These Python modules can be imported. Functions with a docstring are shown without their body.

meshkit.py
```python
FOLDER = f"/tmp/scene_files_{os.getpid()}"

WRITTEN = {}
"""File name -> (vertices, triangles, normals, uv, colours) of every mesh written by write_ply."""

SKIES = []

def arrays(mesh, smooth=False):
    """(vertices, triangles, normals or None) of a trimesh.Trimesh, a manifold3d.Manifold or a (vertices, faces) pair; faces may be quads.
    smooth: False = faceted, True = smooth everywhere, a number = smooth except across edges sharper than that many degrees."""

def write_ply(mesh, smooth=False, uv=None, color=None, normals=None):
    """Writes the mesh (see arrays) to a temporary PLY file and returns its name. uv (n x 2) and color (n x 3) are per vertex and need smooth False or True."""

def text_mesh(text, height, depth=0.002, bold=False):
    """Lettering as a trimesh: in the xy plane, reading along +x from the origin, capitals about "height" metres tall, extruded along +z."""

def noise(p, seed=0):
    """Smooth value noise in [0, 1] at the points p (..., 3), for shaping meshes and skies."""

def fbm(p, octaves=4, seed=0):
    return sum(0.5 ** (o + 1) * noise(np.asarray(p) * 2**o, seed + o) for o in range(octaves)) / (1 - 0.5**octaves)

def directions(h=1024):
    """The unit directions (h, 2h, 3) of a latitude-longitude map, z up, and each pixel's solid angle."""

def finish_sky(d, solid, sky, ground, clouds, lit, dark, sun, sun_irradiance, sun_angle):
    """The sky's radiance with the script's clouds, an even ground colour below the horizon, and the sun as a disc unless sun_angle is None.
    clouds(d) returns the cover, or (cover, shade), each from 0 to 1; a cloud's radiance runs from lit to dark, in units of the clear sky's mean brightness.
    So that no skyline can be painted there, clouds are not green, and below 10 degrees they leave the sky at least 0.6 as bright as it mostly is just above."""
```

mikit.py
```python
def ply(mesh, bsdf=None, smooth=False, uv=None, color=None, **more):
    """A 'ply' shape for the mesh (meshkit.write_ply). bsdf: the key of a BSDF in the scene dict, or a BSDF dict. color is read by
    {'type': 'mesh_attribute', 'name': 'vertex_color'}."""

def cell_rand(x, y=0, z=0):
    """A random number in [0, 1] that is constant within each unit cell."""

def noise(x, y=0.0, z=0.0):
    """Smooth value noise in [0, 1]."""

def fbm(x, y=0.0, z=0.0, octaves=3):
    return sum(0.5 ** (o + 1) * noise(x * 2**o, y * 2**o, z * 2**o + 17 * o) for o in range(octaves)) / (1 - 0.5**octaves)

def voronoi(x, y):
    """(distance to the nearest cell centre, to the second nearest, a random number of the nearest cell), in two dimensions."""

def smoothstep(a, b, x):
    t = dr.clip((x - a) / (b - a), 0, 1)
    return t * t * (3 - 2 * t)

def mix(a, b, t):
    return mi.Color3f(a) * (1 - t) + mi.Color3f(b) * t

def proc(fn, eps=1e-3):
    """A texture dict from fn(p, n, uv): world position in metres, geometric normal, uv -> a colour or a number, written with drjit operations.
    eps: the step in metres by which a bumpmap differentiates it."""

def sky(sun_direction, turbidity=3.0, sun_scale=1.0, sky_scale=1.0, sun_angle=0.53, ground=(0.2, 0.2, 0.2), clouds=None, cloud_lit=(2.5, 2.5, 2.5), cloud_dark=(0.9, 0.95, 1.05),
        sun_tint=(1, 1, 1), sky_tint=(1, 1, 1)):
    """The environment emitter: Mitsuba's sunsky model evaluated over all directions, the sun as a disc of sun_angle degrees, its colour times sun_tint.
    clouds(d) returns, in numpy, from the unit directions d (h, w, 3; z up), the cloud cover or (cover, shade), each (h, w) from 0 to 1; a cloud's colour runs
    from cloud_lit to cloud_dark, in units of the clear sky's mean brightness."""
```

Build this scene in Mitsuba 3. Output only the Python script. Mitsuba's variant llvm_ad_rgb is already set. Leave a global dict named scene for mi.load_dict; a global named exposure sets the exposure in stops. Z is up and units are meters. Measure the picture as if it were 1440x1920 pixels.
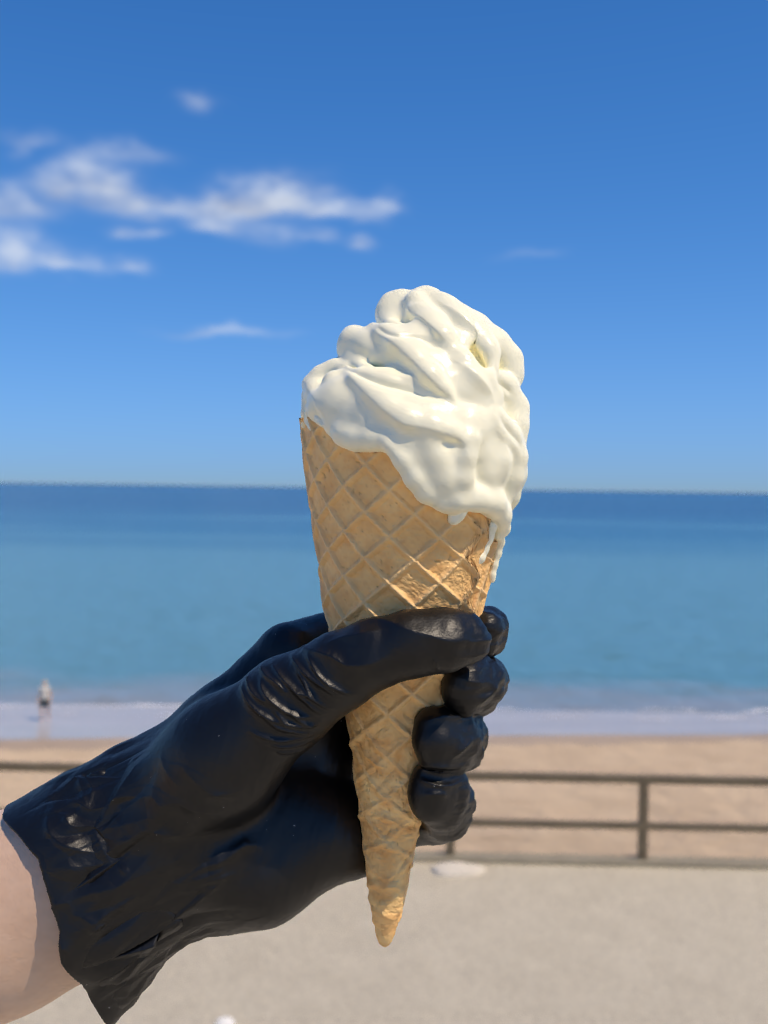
import math
import numpy as np, trimesh, drjit as dr, mitsuba as mi
import scipy.sparse as sp
from scipy.spatial import cKDTree
import mikit, meshkit
from mikit import proc, noise, fbm, smoothstep, mix

T = mi.ScalarTransform4f
scene, labels = {}, {}

# ------------------------------------------------------------------ camera, sky, exposure
EYE = np.array([0.0, 0.0, 4.7])                      # on the upper terrace, 4.7 m above the promenade
PITCH, ROLL, TAN_X = math.radians(1.432), math.radians(0.796), 0.4
FWD = np.array([0, math.cos(PITCH), -math.sin(PITCH)])
UP0 = np.array([0, math.sin(PITCH), math.cos(PITCH)])
UP = math.cos(ROLL) * UP0 - math.sin(ROLL) * np.array([1, 0, 0])
scene['camera'] = {'type': 'thinlens', 'fov': math.degrees(2 * math.atan(TAN_X)), 'fov_axis': 'x',
                   'to_world': T().look_at(origin=EYE.tolist(), target=(EYE + FWD).tolist(), up=UP.tolist()),
                   'aperture_radius': 0.00105, 'focus_distance': 0.270, 'near_clip': 0.02, 'far_clip': 60000.0}
SUBJECT = EYE + 0.288 * FWD                          # origin of the held cone's own coordinates (millimetres, x right, y away, z up)
SUN_AZ, SUN_EL = 56.0, 58.0                          # degrees to the right of straight behind the viewer; elevation
SUN = [math.cos(math.radians(SUN_EL)) * math.sin(math.radians(SUN_AZ)), -math.cos(math.radians(SUN_EL)) * math.cos(math.radians(SUN_AZ)), math.sin(math.radians(SUN_EL))]
exposure = 1.3

SHAPES = {
  'metacarpals': [[[-73.6, 2.58, -88.96, 14.97], [-48.39, 6.29, -68.61, 13.16], [-28.45, 10.04, -46.71, 11.3]], [[-72.62, 5.51, -99.85, 15.62], [-22.89, 16.02, -63.56, 12.73]], [[-70.86, 5.3, -108.05, 15.62], [-19.31, 16.39, -80.72, 12.77]], [[-66.78, 2.01, -111.64, 14.64], [-15.49, 12.75, -98.27, 12.63]], [[-60.73, -3.5, -108.02, 16.59], [-37.46, 1.34, -106.37, 18.49], [-18.4, 6.3, -100.21, 14.84]], [[-18.26, 3.94, -98.53, 13.08], [-6.51, 7.03, -102.81, 9.59]], [[-54.48, -3.27, -98.84, 14.36], [-42.22, -0.01, -96.62, 14.2], [-29.89, 4.91, -91.6, 13.12]]],
  'thumb': [[-67.97, -7.06, -90.48, 15.73], [-44.89, -14.56, -70.31, 15.59], [-26.21, -19.74, -53.51, 12.88], [-11.1, -25.88, -42.81, 10.24], [-2.35, -29.43, -37.66, 9.08], [7.66, -30.95, -34.53, 8.6], [16.3, -29.97, -33.56, 8.2], [22.24, -27.73, -33.54, 7.25]],
  'fingers': [[[[-28.45, 10.04, -46.71, 11.64], [-13.5, 27.74, -42.61, 9.86], [7.72, 33.4, -40.51, 9.31], [28.26, 23.06, -37.99, 7.97], [32.54, 5.53, -34.7, 5.72], [30.94, -3.25, -34.09, 4.92]], [[28.27, 23.02, -39.37, 7.63], [32.26, 5.44, -38.3, 5.4], [29.81, -2.55, -38.04, 4.46]]], [[[-22.89, 16.02, -63.56, 12.73], [-11.29, 22.47, -61.41, 10.4], [5.18, 25.74, -58.73, 9.81], [22.21, 19.42, -55.44, 8.92], [27.83, 5.18, -48.99, 6.22], [26.23, -8.36, -46.25, 5.62], [22.86, -15.23, -45.89, 5.78]], [[22.21, 19.41, -55.78, 8.58], [31.46, 5.12, -51.4, 7.2], [29.79, -7.63, -49.17, 6.57], [23.42, -16.25, -48.12, 6.37]], [[22.24, 19.37, -57.5, 8.58], [29.39, 5.03, -55.02, 6.87], [27.33, -7.72, -52.64, 5.94], [22.93, -15.35, -50.75, 5.78]]], [[[-19.31, 16.39, -80.72, 12.77], [-9.34, 22.83, -78.93, 10.77], [4.87, 22.43, -76, 10.06], [17.97, 15.81, -71.99, 9.17], [24.52, 1.59, -64.44, 6.15], [20.96, -11.12, -60.86, 5.57], [14.71, -18.14, -59.67, 5.43]], [[17.99, 15.78, -72.84, 8.83], [25.54, 1.49, -68.3, 6.96], [22.26, -11.24, -65.32, 6.5], [15.33, -18.87, -63.41, 6.62]], [[18.01, 15.74, -74.54, 8.15], [24.63, 1.39, -72.36, 6.15], [20.76, -11.32, -68.75, 5.88], [15.74, -17.67, -66.46, 5.74]]], [[[-15.49, 12.75, -98.27, 12.63], [-5.48, 18.3, -100.08, 9.95], [6.48, 16.74, -98.5, 9.22], [17.1, 8.85, -94.1, 8.64], [20.69, -2.1, -83.85, 6.72], [18.42, -11.22, -77.54, 5.42], [13.81, -16.62, -75.94, 5.31]], [[17.11, 8.83, -94.77, 7.98], [22.02, -2.18, -87.36, 6.4], [19.74, -10.82, -80.77, 6.51], [14.15, -17.02, -79.18, 6.37]], [[17.11, 8.82, -95.43, 7.65], [19.82, -2.26, -90.59, 7.36], [17.63, -10.93, -85.14, 6.51], [14.54, -16.13, -81.91, 6.09]]]],
  'cuff_axis': [[-103.87, -3.14, -125.42], [-37.45, -0.5, -84.2]],
  'cuff_top': [[-9.6, 37.12], [13.76, 35.04], [20.8, 34.24], [36.8, 32.64], [50.56, 31.2], [70.08, 31.36], [80, 31.36]],
  'cuff_bottom': [[-9.6, 32.8], [0, 32], [4.8, 31.36], [15.52, 30.72], [26.56, 29.44], [39.36, 27.52], [48, 27.52], [56.32, 30.4], [70.4, 32.8], [80, 32.8]],
  'cuff_depth': [[-9.6, 32.8], [0, 30.4], [16, 28.48], [32, 24.8], [48, 22.4], [67.2, 24], [80, 24]],
  'forearm': [[-340.34, -15.09, -219.43, 37.12], [-281.99, -11.38, -199.27, 41.93], [-222.29, -7.53, -173.06, 37.18], [-161.2, -3.63, -145.09, 31.04], [-113.82, -2.27, -122.87, 27.92], [-89.91, -1.99, -111.63, 26.15], [-66.18, -0.92, -100.69, 22.52]],
  'upper_arm': [[-340.34, -15.09, -219.43, 37.12], [-323.85, -83.67, -145.76, 33.51], [-272.42, -146.13, -83.37, 24.8]],
  'wrinkles': [[[[-19.81, -37.88], [-18.16, -40.28], [-15.21, -43.46], [-10.33, -46.3], [-7.08, -47.71]], 1.28, 0.74], [[[-24.97, -38.76], [-21.38, -41.61], [-17.79, -43.82], [-13.56, -46.35], [-11.91, -48.59]], 1.28, 0.74], [[[-22.66, -41.95], [-20.37, -44.51], [-18.38, -48.03], [-15.44, -50.57], [-13.48, -51.84]], 1.28, 0.74], [[[-30.43, -41.09], [-27.16, -43.95], [-23.24, -46.81], [-19.97, -49.67], [-16.7, -52.53], [-14.75, -53.47]], 1.28, 0.74], [[[-33.64, -42.11], [-31.68, -44.02], [-28.43, -45.59], [-25.49, -47.81]], 1.28, 0.74], [[[-32.96, -45], [-31.95, -47.57], [-28.36, -50.75], [-24.45, -52.96], [-18.29, -54.16]], 1.28, 0.74], [[[-37.16, -44.74], [-35.83, -47.3], [-33.22, -49.53], [-29.97, -50.77]], 1.28, 0.74], [[[-38.74, -47.02], [-36.76, -49.9], [-33.5, -52.76], [-30.24, -54.49], [-25.7, -55.88]], 1.28, 0.74], [[[-30.23, -54.97], [-27.62, -56.88], [-23.09, -58.1], [-18.87, -59.34]], 1.28, 0.74], [[[-28.33, -52.69], [-26.36, -54.6], [-25.05, -55.87], [-21.82, -56.47], [-17.61, -56.74]], 1.28, 0.74], [[[-23.48, -53.27], [-21.19, -55.17], [-17.62, -56.58]], 1.28, 0.74], [[[-34.7, -58.75], [-31.78, -59.84], [-27.57, -60.59], [-23.05, -60.36], [-18.86, -59.98]], 1.28, 0.74], [[[-30.14, -62.08], [-26.25, -62.51], [-19.16, -61.92]], 1.28, 0.74], [[[-23.24, -47.13], [-20.32, -47.73], [-17.73, -48.67]], 1.28, 0.74], [[[-28.82, -64], [-24.61, -64.42], [-20.09, -64.2]], 1.28, 0.74], [[[-24.6, -37.1], [-18.88, -36.86], [-13.46, -37.58], [-8.67, -39.26], [0.52, -36.91]], 1.12, 1.6], [[[-14.54, -34.4], [-8.62, -32.13], [0.43, -30.12]], 0.64, 1.28], [[[2.38, -28.29], [6.45, -29.68], [12.27, -31.2], [18.09, -32.42], [22.72, -32.36]], 0.96, 2.08], [[[-5.16, -28.4], [-1.4, -27.77], [3.54, -28.57]], 0.64, 1.28], [[[13.51, -37.12], [14.26, -38.85], [14.87, -40.58]], 0.48, 0.64], [[[13.44, -57.25], [16.66, -56.51], [20.82, -57.15], [24.49, -55.94], [27.96, -56.82]], 1.2, 1.44], [[[20.26, -67.26], [23.03, -64.89], [26.28, -63.68]], 1.2, 1.44], [[[28.27, -72], [29.45, -70.29], [30.4, -68.83]], 1.2, 1.28], [[[11.14, -70.19], [16, -68.97], [20.19, -70.3], [24.85, -71.86]], 1.68, 1.12], [[[10.99, -71.8], [15.96, -72.43], [21.04, -73.39], [24.28, -74.39]], 1.68, 1.12], [[[11.13, -73.88], [13.69, -75.11], [16.93, -75.87], [21.08, -76.39], [23.61, -75.78]], 1.2, 0.96], [[[12.64, -77.94], [16.12, -77.66], [18.45, -78.9]], 0.96, 1.28], [[[27.44, -52.88], [30.24, -50.8], [34.29, -47.6]], 1.12, 1.6], [[[26.05, -43.3], [28.55, -42.01], [31.7, -41.97], [34.55, -43.5]], 0.64, 1.6], [[[-48.78, -99.7], [-43.11, -97.81], [-37.96, -94.88], [-34.58, -95.36]], 1.44, 1.76], [[[-52.88, -103.65], [-47.2, -102.01], [-43.07, -100.4]], 0.8, 1.12], [[[-51.82, -105.19], [-47.18, -103.57], [-40.97, -102.44]], 0.64, 0.96], [[[-54.39, -106.78], [-49.21, -106.19], [-45.08, -105.09]], 0.64, 1.12], [[[-53.88, -68.93], [-49.68, -72.5], [-45.49, -75.55], [-38.73, -77.01]], 0.48, 1.28], [[[-48.58, -77.15], [-43.41, -76.04], [-37.19, -75.43]], 0.48, 0.96], [[[-61.16, -67.47], [-56.94, -72.6], [-53.8, -74.63]], 0.4, 1.44]],
  'cuff_folds': [[[[-97.88, -83.42], [-92.72, -84.29], [-88.98, -83.53], [-85.23, -83.81], [-81.94, -84.61], [-78.21, -83.38], [-74.02, -80.98], [-66.08, -79.47]], 1.44, 1.44], [[[-66.08, -79.7], [-62.34, -78.71], [-59.51, -80.55], [-54.84, -79.08], [-49.19, -81.34], [-44.49, -82.21]], 1.44, 2.56], [[[-95.03, -86.66], [-88.94, -86.81], [-86.09, -89.11], [-80.01, -88.56], [-76.69, -91.09]], 1.6, 1.44], [[[-94.33, -86.65], [-92.16, -90.84], [-89.79, -92.44], [-83.21, -94.46], [-78.98, -94.87], [-75.23, -95.05]], 1.76, 1.92], [[[-75.23, -95.05], [-75.57, -98.1], [-75.86, -100.45], [-83.08, -103.36], [-86.79, -105.98], [-89.09, -109.29]], 0.96, 1.76], [[[-75.24, -94.82], [-70.59, -91.94], [-64.09, -88.1], [-57.52, -88.95], [-50.02, -88.85]], 1.92, 2.88], [[[-71.92, -97.58], [-70.5, -98.97], [-68.61, -99.41]], 0.96, 0.96], [[[-71.92, -97.58], [-67.3, -92.83], [-62.68, -88.55]], 0.96, 1.12], [[[-89.56, -109.07], [-85.37, -107.6], [-83.68, -110.86]], 0.96, 1.28], [[[-83.68, -110.86], [-77.79, -113.12], [-74.92, -117.76]], 1.12, 1.44], [[[-89.88, -119.84], [-86.14, -119.09], [-83.77, -121.16]], 0.96, 1.44], [[[-69.15, -128.45], [-71.41, -134.57], [-73.7, -137.88]], 1.28, 1.6], [[[-88.59, -77.67], [-85.74, -80.91], [-81.94, -84.14]], 0.96, 1.12], [[[-87.65, -78.13], [-82.47, -80.16], [-81.95, -83.67]], 0.8, 0.96], [[[-48.96, -97.73], [-43.36, -96.25], [-36.85, -92.88]], 1.28, 1.92], [[[-53.12, -102], [-48, -99.59], [-43.8, -98.59]], 0.64, 0.96], [[[-51.65, -106.67], [-46.53, -103.78], [-41.86, -102.78]], 0.64, 0.96]],
  'ice_top': [[[4.88, -1.16, 62.62, 3.8], [2.63, -0.11, 61.08, 4.77], [1.39, -1.41, 58.71, 4.59], [2.07, -6.72, 55.53, 3.11]], [[4.91, -2.56, 59.23, 4.73], [8.21, -8.05, 55.22, 4.02], [11.37, -13.56, 51.86, 2.43]], [[-1.04, -4.71, 56.39, 1.72], [1.5, -11.52, 53.38, 1.83], [6.93, -15.67, 51.73, 1.66], [11.73, -18.53, 49.72, 1.49], [14.86, -21.03, 46.71, 1.18]], [[9.42, -5.16, 63.99, 2.19], [8.25, -7.71, 61.02, 3.1], [10.04, -10.6, 57.29, 3.68], [13.04, -15.11, 52.72, 3.92], [15.94, -20.46, 48.14, 3.26], [17.35, -22.27, 46.04, 2.2]], [[12.7, -5.51, 62.29, 3.12], [16.05, -6.96, 58.59, 4.66], [19.42, -12.13, 52.75, 4.58], [20.96, -17.96, 47.52, 3.29]], [[16.08, -6.38, 59.53, 3.74], [20.46, -8.8, 54.98, 4.63], [23.41, -10.64, 52.5, 3.99]], [[12.42, -4.88, 64.2, 1.88], [16.55, -7.69, 60.02, 2.79], [20.92, -10.02, 55.44, 3.69], [25.24, -12.03, 51.48, 3.82], [28.33, -16, 45.74, 3.01], [29.27, -19.59, 40.44, 1.78]], [[18.38, -5.65, 59.53, 2.81], [25.11, -7.06, 53.55, 4.97], [30.71, -7.95, 48.3, 5.58], [34.84, -7.68, 44.77, 4.81], [35.79, -8.72, 40.19, 4.02], [36.19, -10.31, 36.96, 2.31]], [[21.68, -19.5, 45.43, 2.38], [22.89, -21.64, 41.69, 1.92], [27.33, -20.3, 39.53, 1.63]], [[9.51, -2, 65.31, 1.42], [11.52, -1.62, 65.76, 1.27], [13.98, -1.88, 64.94, 1.58]]],
  'ice_mid': [[[-8.8, -6.92, 49.19, 5.29], [-4.49, -11.85, 47.25, 4.74], [0.51, -16.37, 43.95, 4.06], [5.33, -21.89, 39.83, 2.95]], [[-9.89, -3.7, 51.36, 3.77], [-11.24, -5.98, 48.29, 2.96]], [[-11.58, -6.85, 46.48, 2.49], [-9.57, -10.59, 43.66, 2.46], [-5.34, -20.09, 39.36, 1.93], [0.57, -25.1, 37.27, 1.75], [6.83, -27.64, 35.51, 1.73], [12.58, -28.07, 32.95, 1.44], [15.72, -28.18, 31.53, 1.15]], [[-3.94, -9.97, 53.45, 1.54], [-0.67, -16.5, 50.46, 2.7], [3.65, -21.83, 46.07, 3.24], [7.9, -23.96, 41.61, 3.65], [12.01, -28.05, 36.47, 3.45], [15.61, -29.58, 32.84, 2.43], [17.36, -30.94, 30.94, 1.28]], [[2.59, -16.53, 50.18, 3], [7.98, -19.65, 46.02, 4.45], [13.3, -21.92, 40.99, 4.71], [17.42, -25.11, 35.93, 3.78], [19.17, -26.95, 32.89, 2.02]], [[8.01, -16.77, 50.21, 3.6], [15.01, -18.69, 45.72, 4.92], [20.91, -20.12, 40.26, 4.89], [24.26, -22.27, 36.07, 2.94]], [[16.43, -21.87, 45.02, 2.65], [21.31, -21.4, 41.7, 3.54], [26.55, -20.52, 37.09, 3.7], [29.57, -20.44, 32.6, 2.67], [28.84, -23.81, 28.84, 1.32]], [[27.52, -18.55, 38.93, 2.98], [33.11, -12.97, 35.82, 4.57], [36.23, -10.89, 30.54, 4.91], [36.49, -12.94, 25.43, 4.42], [36.25, -14.05, 20.97, 3.65], [35.8, -15.69, 18.7, 2.42]], [[18.34, -28.09, 30.43, 1.3], [23.2, -26.5, 28.29, 1.45], [27.12, -24.06, 28.38, 1.32]]],
  'ice_low': [[[-21, -7.13, 36.79, 3.42], [-18.23, -6.89, 38.98, 3.74], [-14.56, -7.79, 41, 3.41], [-10.98, -13.12, 40.67, 2.43]], [[-22.51, -5.88, 37.46, 1.72], [-19.74, -12.51, 33.48, 2.44], [-16.61, -17.66, 28.71, 2.85], [-13.65, -21.55, 24.44, 3.1], [-10.27, -25.03, 21.11, 2.92]], [[-19.36, -10.16, 34.27, 4], [-21.71, -7.94, 31.1, 2.79]], [[-14.06, -16.41, 36.44, 3.91], [-11.78, -17.56, 31.49, 5.99], [-7.81, -21.46, 26.4, 6.2]], [[-7.75, -23.38, 25.73, 5.87], [-2.38, -26.82, 23.21, 5.79], [2.84, -29.53, 21.31, 4.87], [9.04, -30.39, 20.83, 4.57]], [[-11.07, -17.75, 40.11, 1.5], [-7.86, -24.48, 36.49, 2.63], [-3.53, -27.85, 31.71, 3.46], [0.68, -29.85, 27.86, 4.15], [5.85, -31.85, 24.7, 4.12], [12.51, -32.42, 23.23, 3.83], [17.16, -32.24, 21.77, 3.12], [20.26, -32.32, 19.35, 1.84], [20.88, -32.74, 16.78, 1.13]], [[-6.33, -22.53, 37.47, 2.65], [0.63, -25.84, 32.48, 4.65], [7.99, -27.56, 28.25, 5.34], [15.83, -27.76, 25.75, 5.05], [21.07, -27.87, 23.99, 3.75]], [[0.59, -26.97, 34.97, 2.6], [9.02, -26.47, 31.49, 4.64], [17.46, -26.4, 27.69, 4.64], [23.91, -25.02, 25.26, 4.08]], [[23.18, -26.72, 28.53, 2.9], [28.32, -23.14, 25.72, 4.11], [33.22, -18.45, 21.52, 4.78], [35.59, -15.45, 16.53, 4.69], [35.38, -15.72, 11.06, 4.08], [34.11, -15.63, 6.13, 3.33]], [[37.72, -11.82, 17.23, 3.22], [37.73, -11.18, 11.7, 3.23], [36.85, -9.49, 5.01, 2.32], [36.57, -7.78, 1.62, 1.4]], [[-11.33, -25.08, 21.62, 3.21], [-7.54, -27.96, 20.21, 3.17], [-3.34, -30.65, 20.13, 2.85], [0.77, -32.22, 20.52, 2.84]], [[0.54, -34.51, 18.72, 1.55], [4.93, -33.99, 14.48, 2.54], [8.07, -33.28, 9.95, 2.83], [11.26, -31.81, 6.16, 2.84], [16.03, -30.13, 3.63, 2.58], [18.73, -29.07, 1.57, 1.87]], [[11.02, -32.78, 19.2, 4.25], [13.24, -30.65, 15.21, 5.71], [15.45, -29.56, 10.09, 5.74], [18.71, -28.44, 5.72, 4.32]], [[3.87, -31.94, 19.65, 3.69], [8.08, -29.99, 16.71, 5.72], [12.36, -28.7, 11.1, 6.04]], [[22.66, -31.07, 20.47, 2.85], [21.15, -31.69, 15.29, 2.84], [20.74, -31.35, 10.15, 2.85], [21.19, -29.76, 6.54, 2.87]], [[24.88, -24.61, 16.61, 4.97], [26.51, -22.39, 11.39, 5.6], [27.15, -21.97, 7.67, 4.43]], [[7.97, -31.36, 20.76, 3.98], [13.16, -30.58, 20.36, 4.28], [18.35, -30.06, 20.72, 3.43]], [[15.99, -29.48, 9.06, 4.31], [20.31, -27.56, 7.57, 4.05]], [[20.11, -30.94, 3.7, 2.57], [25.08, -27.4, 4.5, 3.33], [29.86, -22.18, 3.44, 3.69], [32.7, -16.81, 0.12, 3.31], [33.64, -12.28, -3.87, 2.6], [32.75, -12.68, -6.35, 1.38]]],
  'ice_drips': [[[21.38, -27.56, 2.72, 2.17], [19.82, -27.63, 0.39, 2.03], [18.96, -27.88, -0.92, 1.73]], [[30.06, -18, -2.89, 1.95], [29.38, -16.49, -6.43, 1.66], [28.4, -16.25, -9.78, 1.36], [27.16, -16.95, -12.17, 1.51], [26.24, -17.3, -13.36, 1.2]], [[33.29, -11.32, -4.79, 1.85], [33.87, -8.2, -8.04, 1.4], [33.37, -7.65, -11.51, 1.09], [32.49, -7.74, -14.95, 0.94], [31.9, -7.81, -17.77, 0.94], [31.92, -7.84, -19.17, 0.94]], [[-20.78, -13.69, 29.7, 2.28], [-21.72, -12.72, 26.27, 1.37], [-21.07, -14.89, 23.86, 0.76]], [[-18.26, -18.83, 26.33, 1.79], [-16.85, -21.97, 24.36, 0.88]], [[-22.59, -8.72, 33.95, 1.86], [-22.96, -9.12, 28.51, 1.39], [-23.73, -6.82, 25.1, 0.94]]],
  'ice_cores': [[9.7, 0.4, 16.13, 28.8, 13.6, 28.48], [9.99, 0.74, 29.73, 30.4, 12, 28.48], [12.68, 1.08, 43.05, 23.68, 10.24, 22.4], [12.51, 1.4, 55.84, 12.48, 8.8, 11.84], [11.93, 1.56, 62.55, 6.08, 4.16, 5.76]],
  'ice_pockets': [[25.5, -20.01, 43.58, 2.08, 4.16, 5.44, 25], [23.52, -26.1, 30.73, 4.16, 1.28, 5.44, -18], [17.2, -30.13, 18.73, 3.52, 1.44, 5.44, -14]],
  'ice_inner': [[[23.24, -22.83, 21.48, 7.35], [27.34, -19.83, 14.27, 7.44], [28.54, -19.62, 6.1, 4.47]], [[-12.21, -21.36, 28.45, 4.43], [-0.38, -24.87, 28.33, 7.29], [11.3, -25.41, 25.54, 8.73], [21.28, -24.84, 23.39, 7.29]], [[-3.21, -28.92, 25.1, 3.45], [5.44, -31.02, 19.38, 4.28], [14.15, -28.9, 16.73, 5.75], [17.92, -28.45, 16.8, 5.18], [20.35, -28.25, 9.64, 3.75]], [[-3.4, -23.59, 34.23, 5.86], [20.19, -21.72, 33.28, 7.37], [30.74, -21.04, 24.64, 4.44]], [[-17.34, -15.12, 29.63, 5.14], [-10.84, -19.55, 31.28, 6.54], [-4.01, -25.33, 27.52, 5.82], [2.53, -29.17, 25.16, 4.88]]],
  'ice_crests': [[[[7.66, 61.45], [6.37, 59.05], [8.27, 55.89], [11.49, 52.49], [14.72, 49.36], [17.68, 46.22]], 1.92, 1.44, 5.44], [[[13.48, 62.32], [17.78, 57.88], [22.09, 53.17], [25.86, 48.45], [28.31, 43.72], [28.9, 39.49]], 2.4, 1.76, 5.76], [[[-4.4, 51.74], [-0.65, 49.15], [3.64, 45.23], [7.95, 40.79], [12.25, 36.08], [16.01, 32.68], [17.88, 31.65]], 1.92, 1.44, 6.08], [[[15.85, 44.07], [20.14, 40.42], [24.97, 36.25], [28.73, 32.59], [29.57, 29.43]], 2.24, 1.76, 5.76], [[[-22.2, 35.6], [-19.5, 31.93], [-16.79, 27.72], [-14.08, 23.79]], 1.44, 1.6, 4.8], [[[-10.86, 39.73], [-7.89, 35.8], [-3.58, 31.09], [0.71, 27.17], [5.53, 24.06], [12.97, 22.57], [17.76, 21.31], [21.23, 19.24], [21.96, 16.87]], 2.08, 1.92, 7.04], [[[27.24, 25.68], [31.54, 21.51], [33.46, 16.76], [33.27, 11.46], [32.27, 7.21]], 1.12, 1.92, 4.16]],
  'ice_folds': [[[[-3.17, 53.1], [-0.69, 50.45], [3.23, 49.43], [7.14, 49.58], [10.58, 48.65], [13.54, 46.49], [16, 45.3]], -1.76, 0.96], [[[30.77, 38.17], [33.24, 36.25], [35.72, 33.84]], -1.6, 1.28], [[[-12.79, 41.48], [-10.33, 40.05], [-5.89, 37.67], [0.5, 35.31], [7.36, 33.69], [12.28, 32.05], [17.18, 31.14]], -2.08, 1.12], [[[31.4, 27.92], [33.9, 24.04], [36.87, 21.15], [38.86, 18.74]], -1.44, 1.44]],
  'cone_axis': [[1.97, -3.25, -130.18], [8.6, 0.64, 25.71]],
  'cone_radius': [[0, 0.64], [0.96, 1.92], [3.04, 2.72], [8.65, 4.16], [18.27, 6.24], [21.47, 7.04], [39.1, 10.24], [56.73, 13.28], [71.95, 16.16], [100.8, 23.52], [120.83, 27.36], [133.65, 30.08], [146.47, 32.32], [156.09, 33.6]],
  'cone_cracks': [[[[-1.46, -80.14], [1.7, -76.07], [3.29, -74.03], [6.04, -69.57]], -0.64, 0.4], [[[6.28, -86.47], [7.66, -84.44], [9.04, -82.61]], -0.64, 0.4], [[[6.33, -90.5], [8.36, -91.08], [10.8, -92.65]], -0.64, 0.4], [[[0.76, -95.01], [3.12, -91.35]], -0.64, 0.4], [[[-4.45, -67.7], [-1.7, -63.23], [2.29, -59.95]], -0.64, 0.4], [[[6.26, -56.28], [8.71, -58.25], [10.32, -58.63]], -0.64, 0.4], [[[3.36, -108.26], [6.12, -104.19], [8.49, -100.54], [10.84, -95.67]], -0.64, 0.4], [[[-1.93, -104.71], [0.13, -107.5], [3.36, -108.26]], -0.64, 0.4], [[[-0.23, -110.73], [2.97, -109.47], [5.78, -108.63]], 0.8, 0.8], [[[0.23, -115.15], [2.25, -115.52]], 0.8, 0.8], [[[1.07, -117.15], [2.7, -119.14], [5.14, -120.31]], 0.8, 0.8], [[[-0.52, -118.78], [1.49, -118.35], [3.5, -118.73]], 0.8, 0.8], [[[-9.8, -60.12], [-8.14, -63.32], [-6.1, -65.31]], 0.8, 0.8], [[[0.78, -96.22], [3.21, -97.39], [5.23, -97.76]], 0.8, 0.8], [[[-5.65, -68.92], [-2.39, -71.29], [1.26, -73.26]], 0.8, 0.8], [[[-6.9, -65.72], [-8.88, -67.76], [-9.25, -70.18]], 0.8, 0.8], [[[-2.16, -87.8], [2.68, -88.54], [6.74, -90.9]], 0.8, 0.8]],
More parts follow.
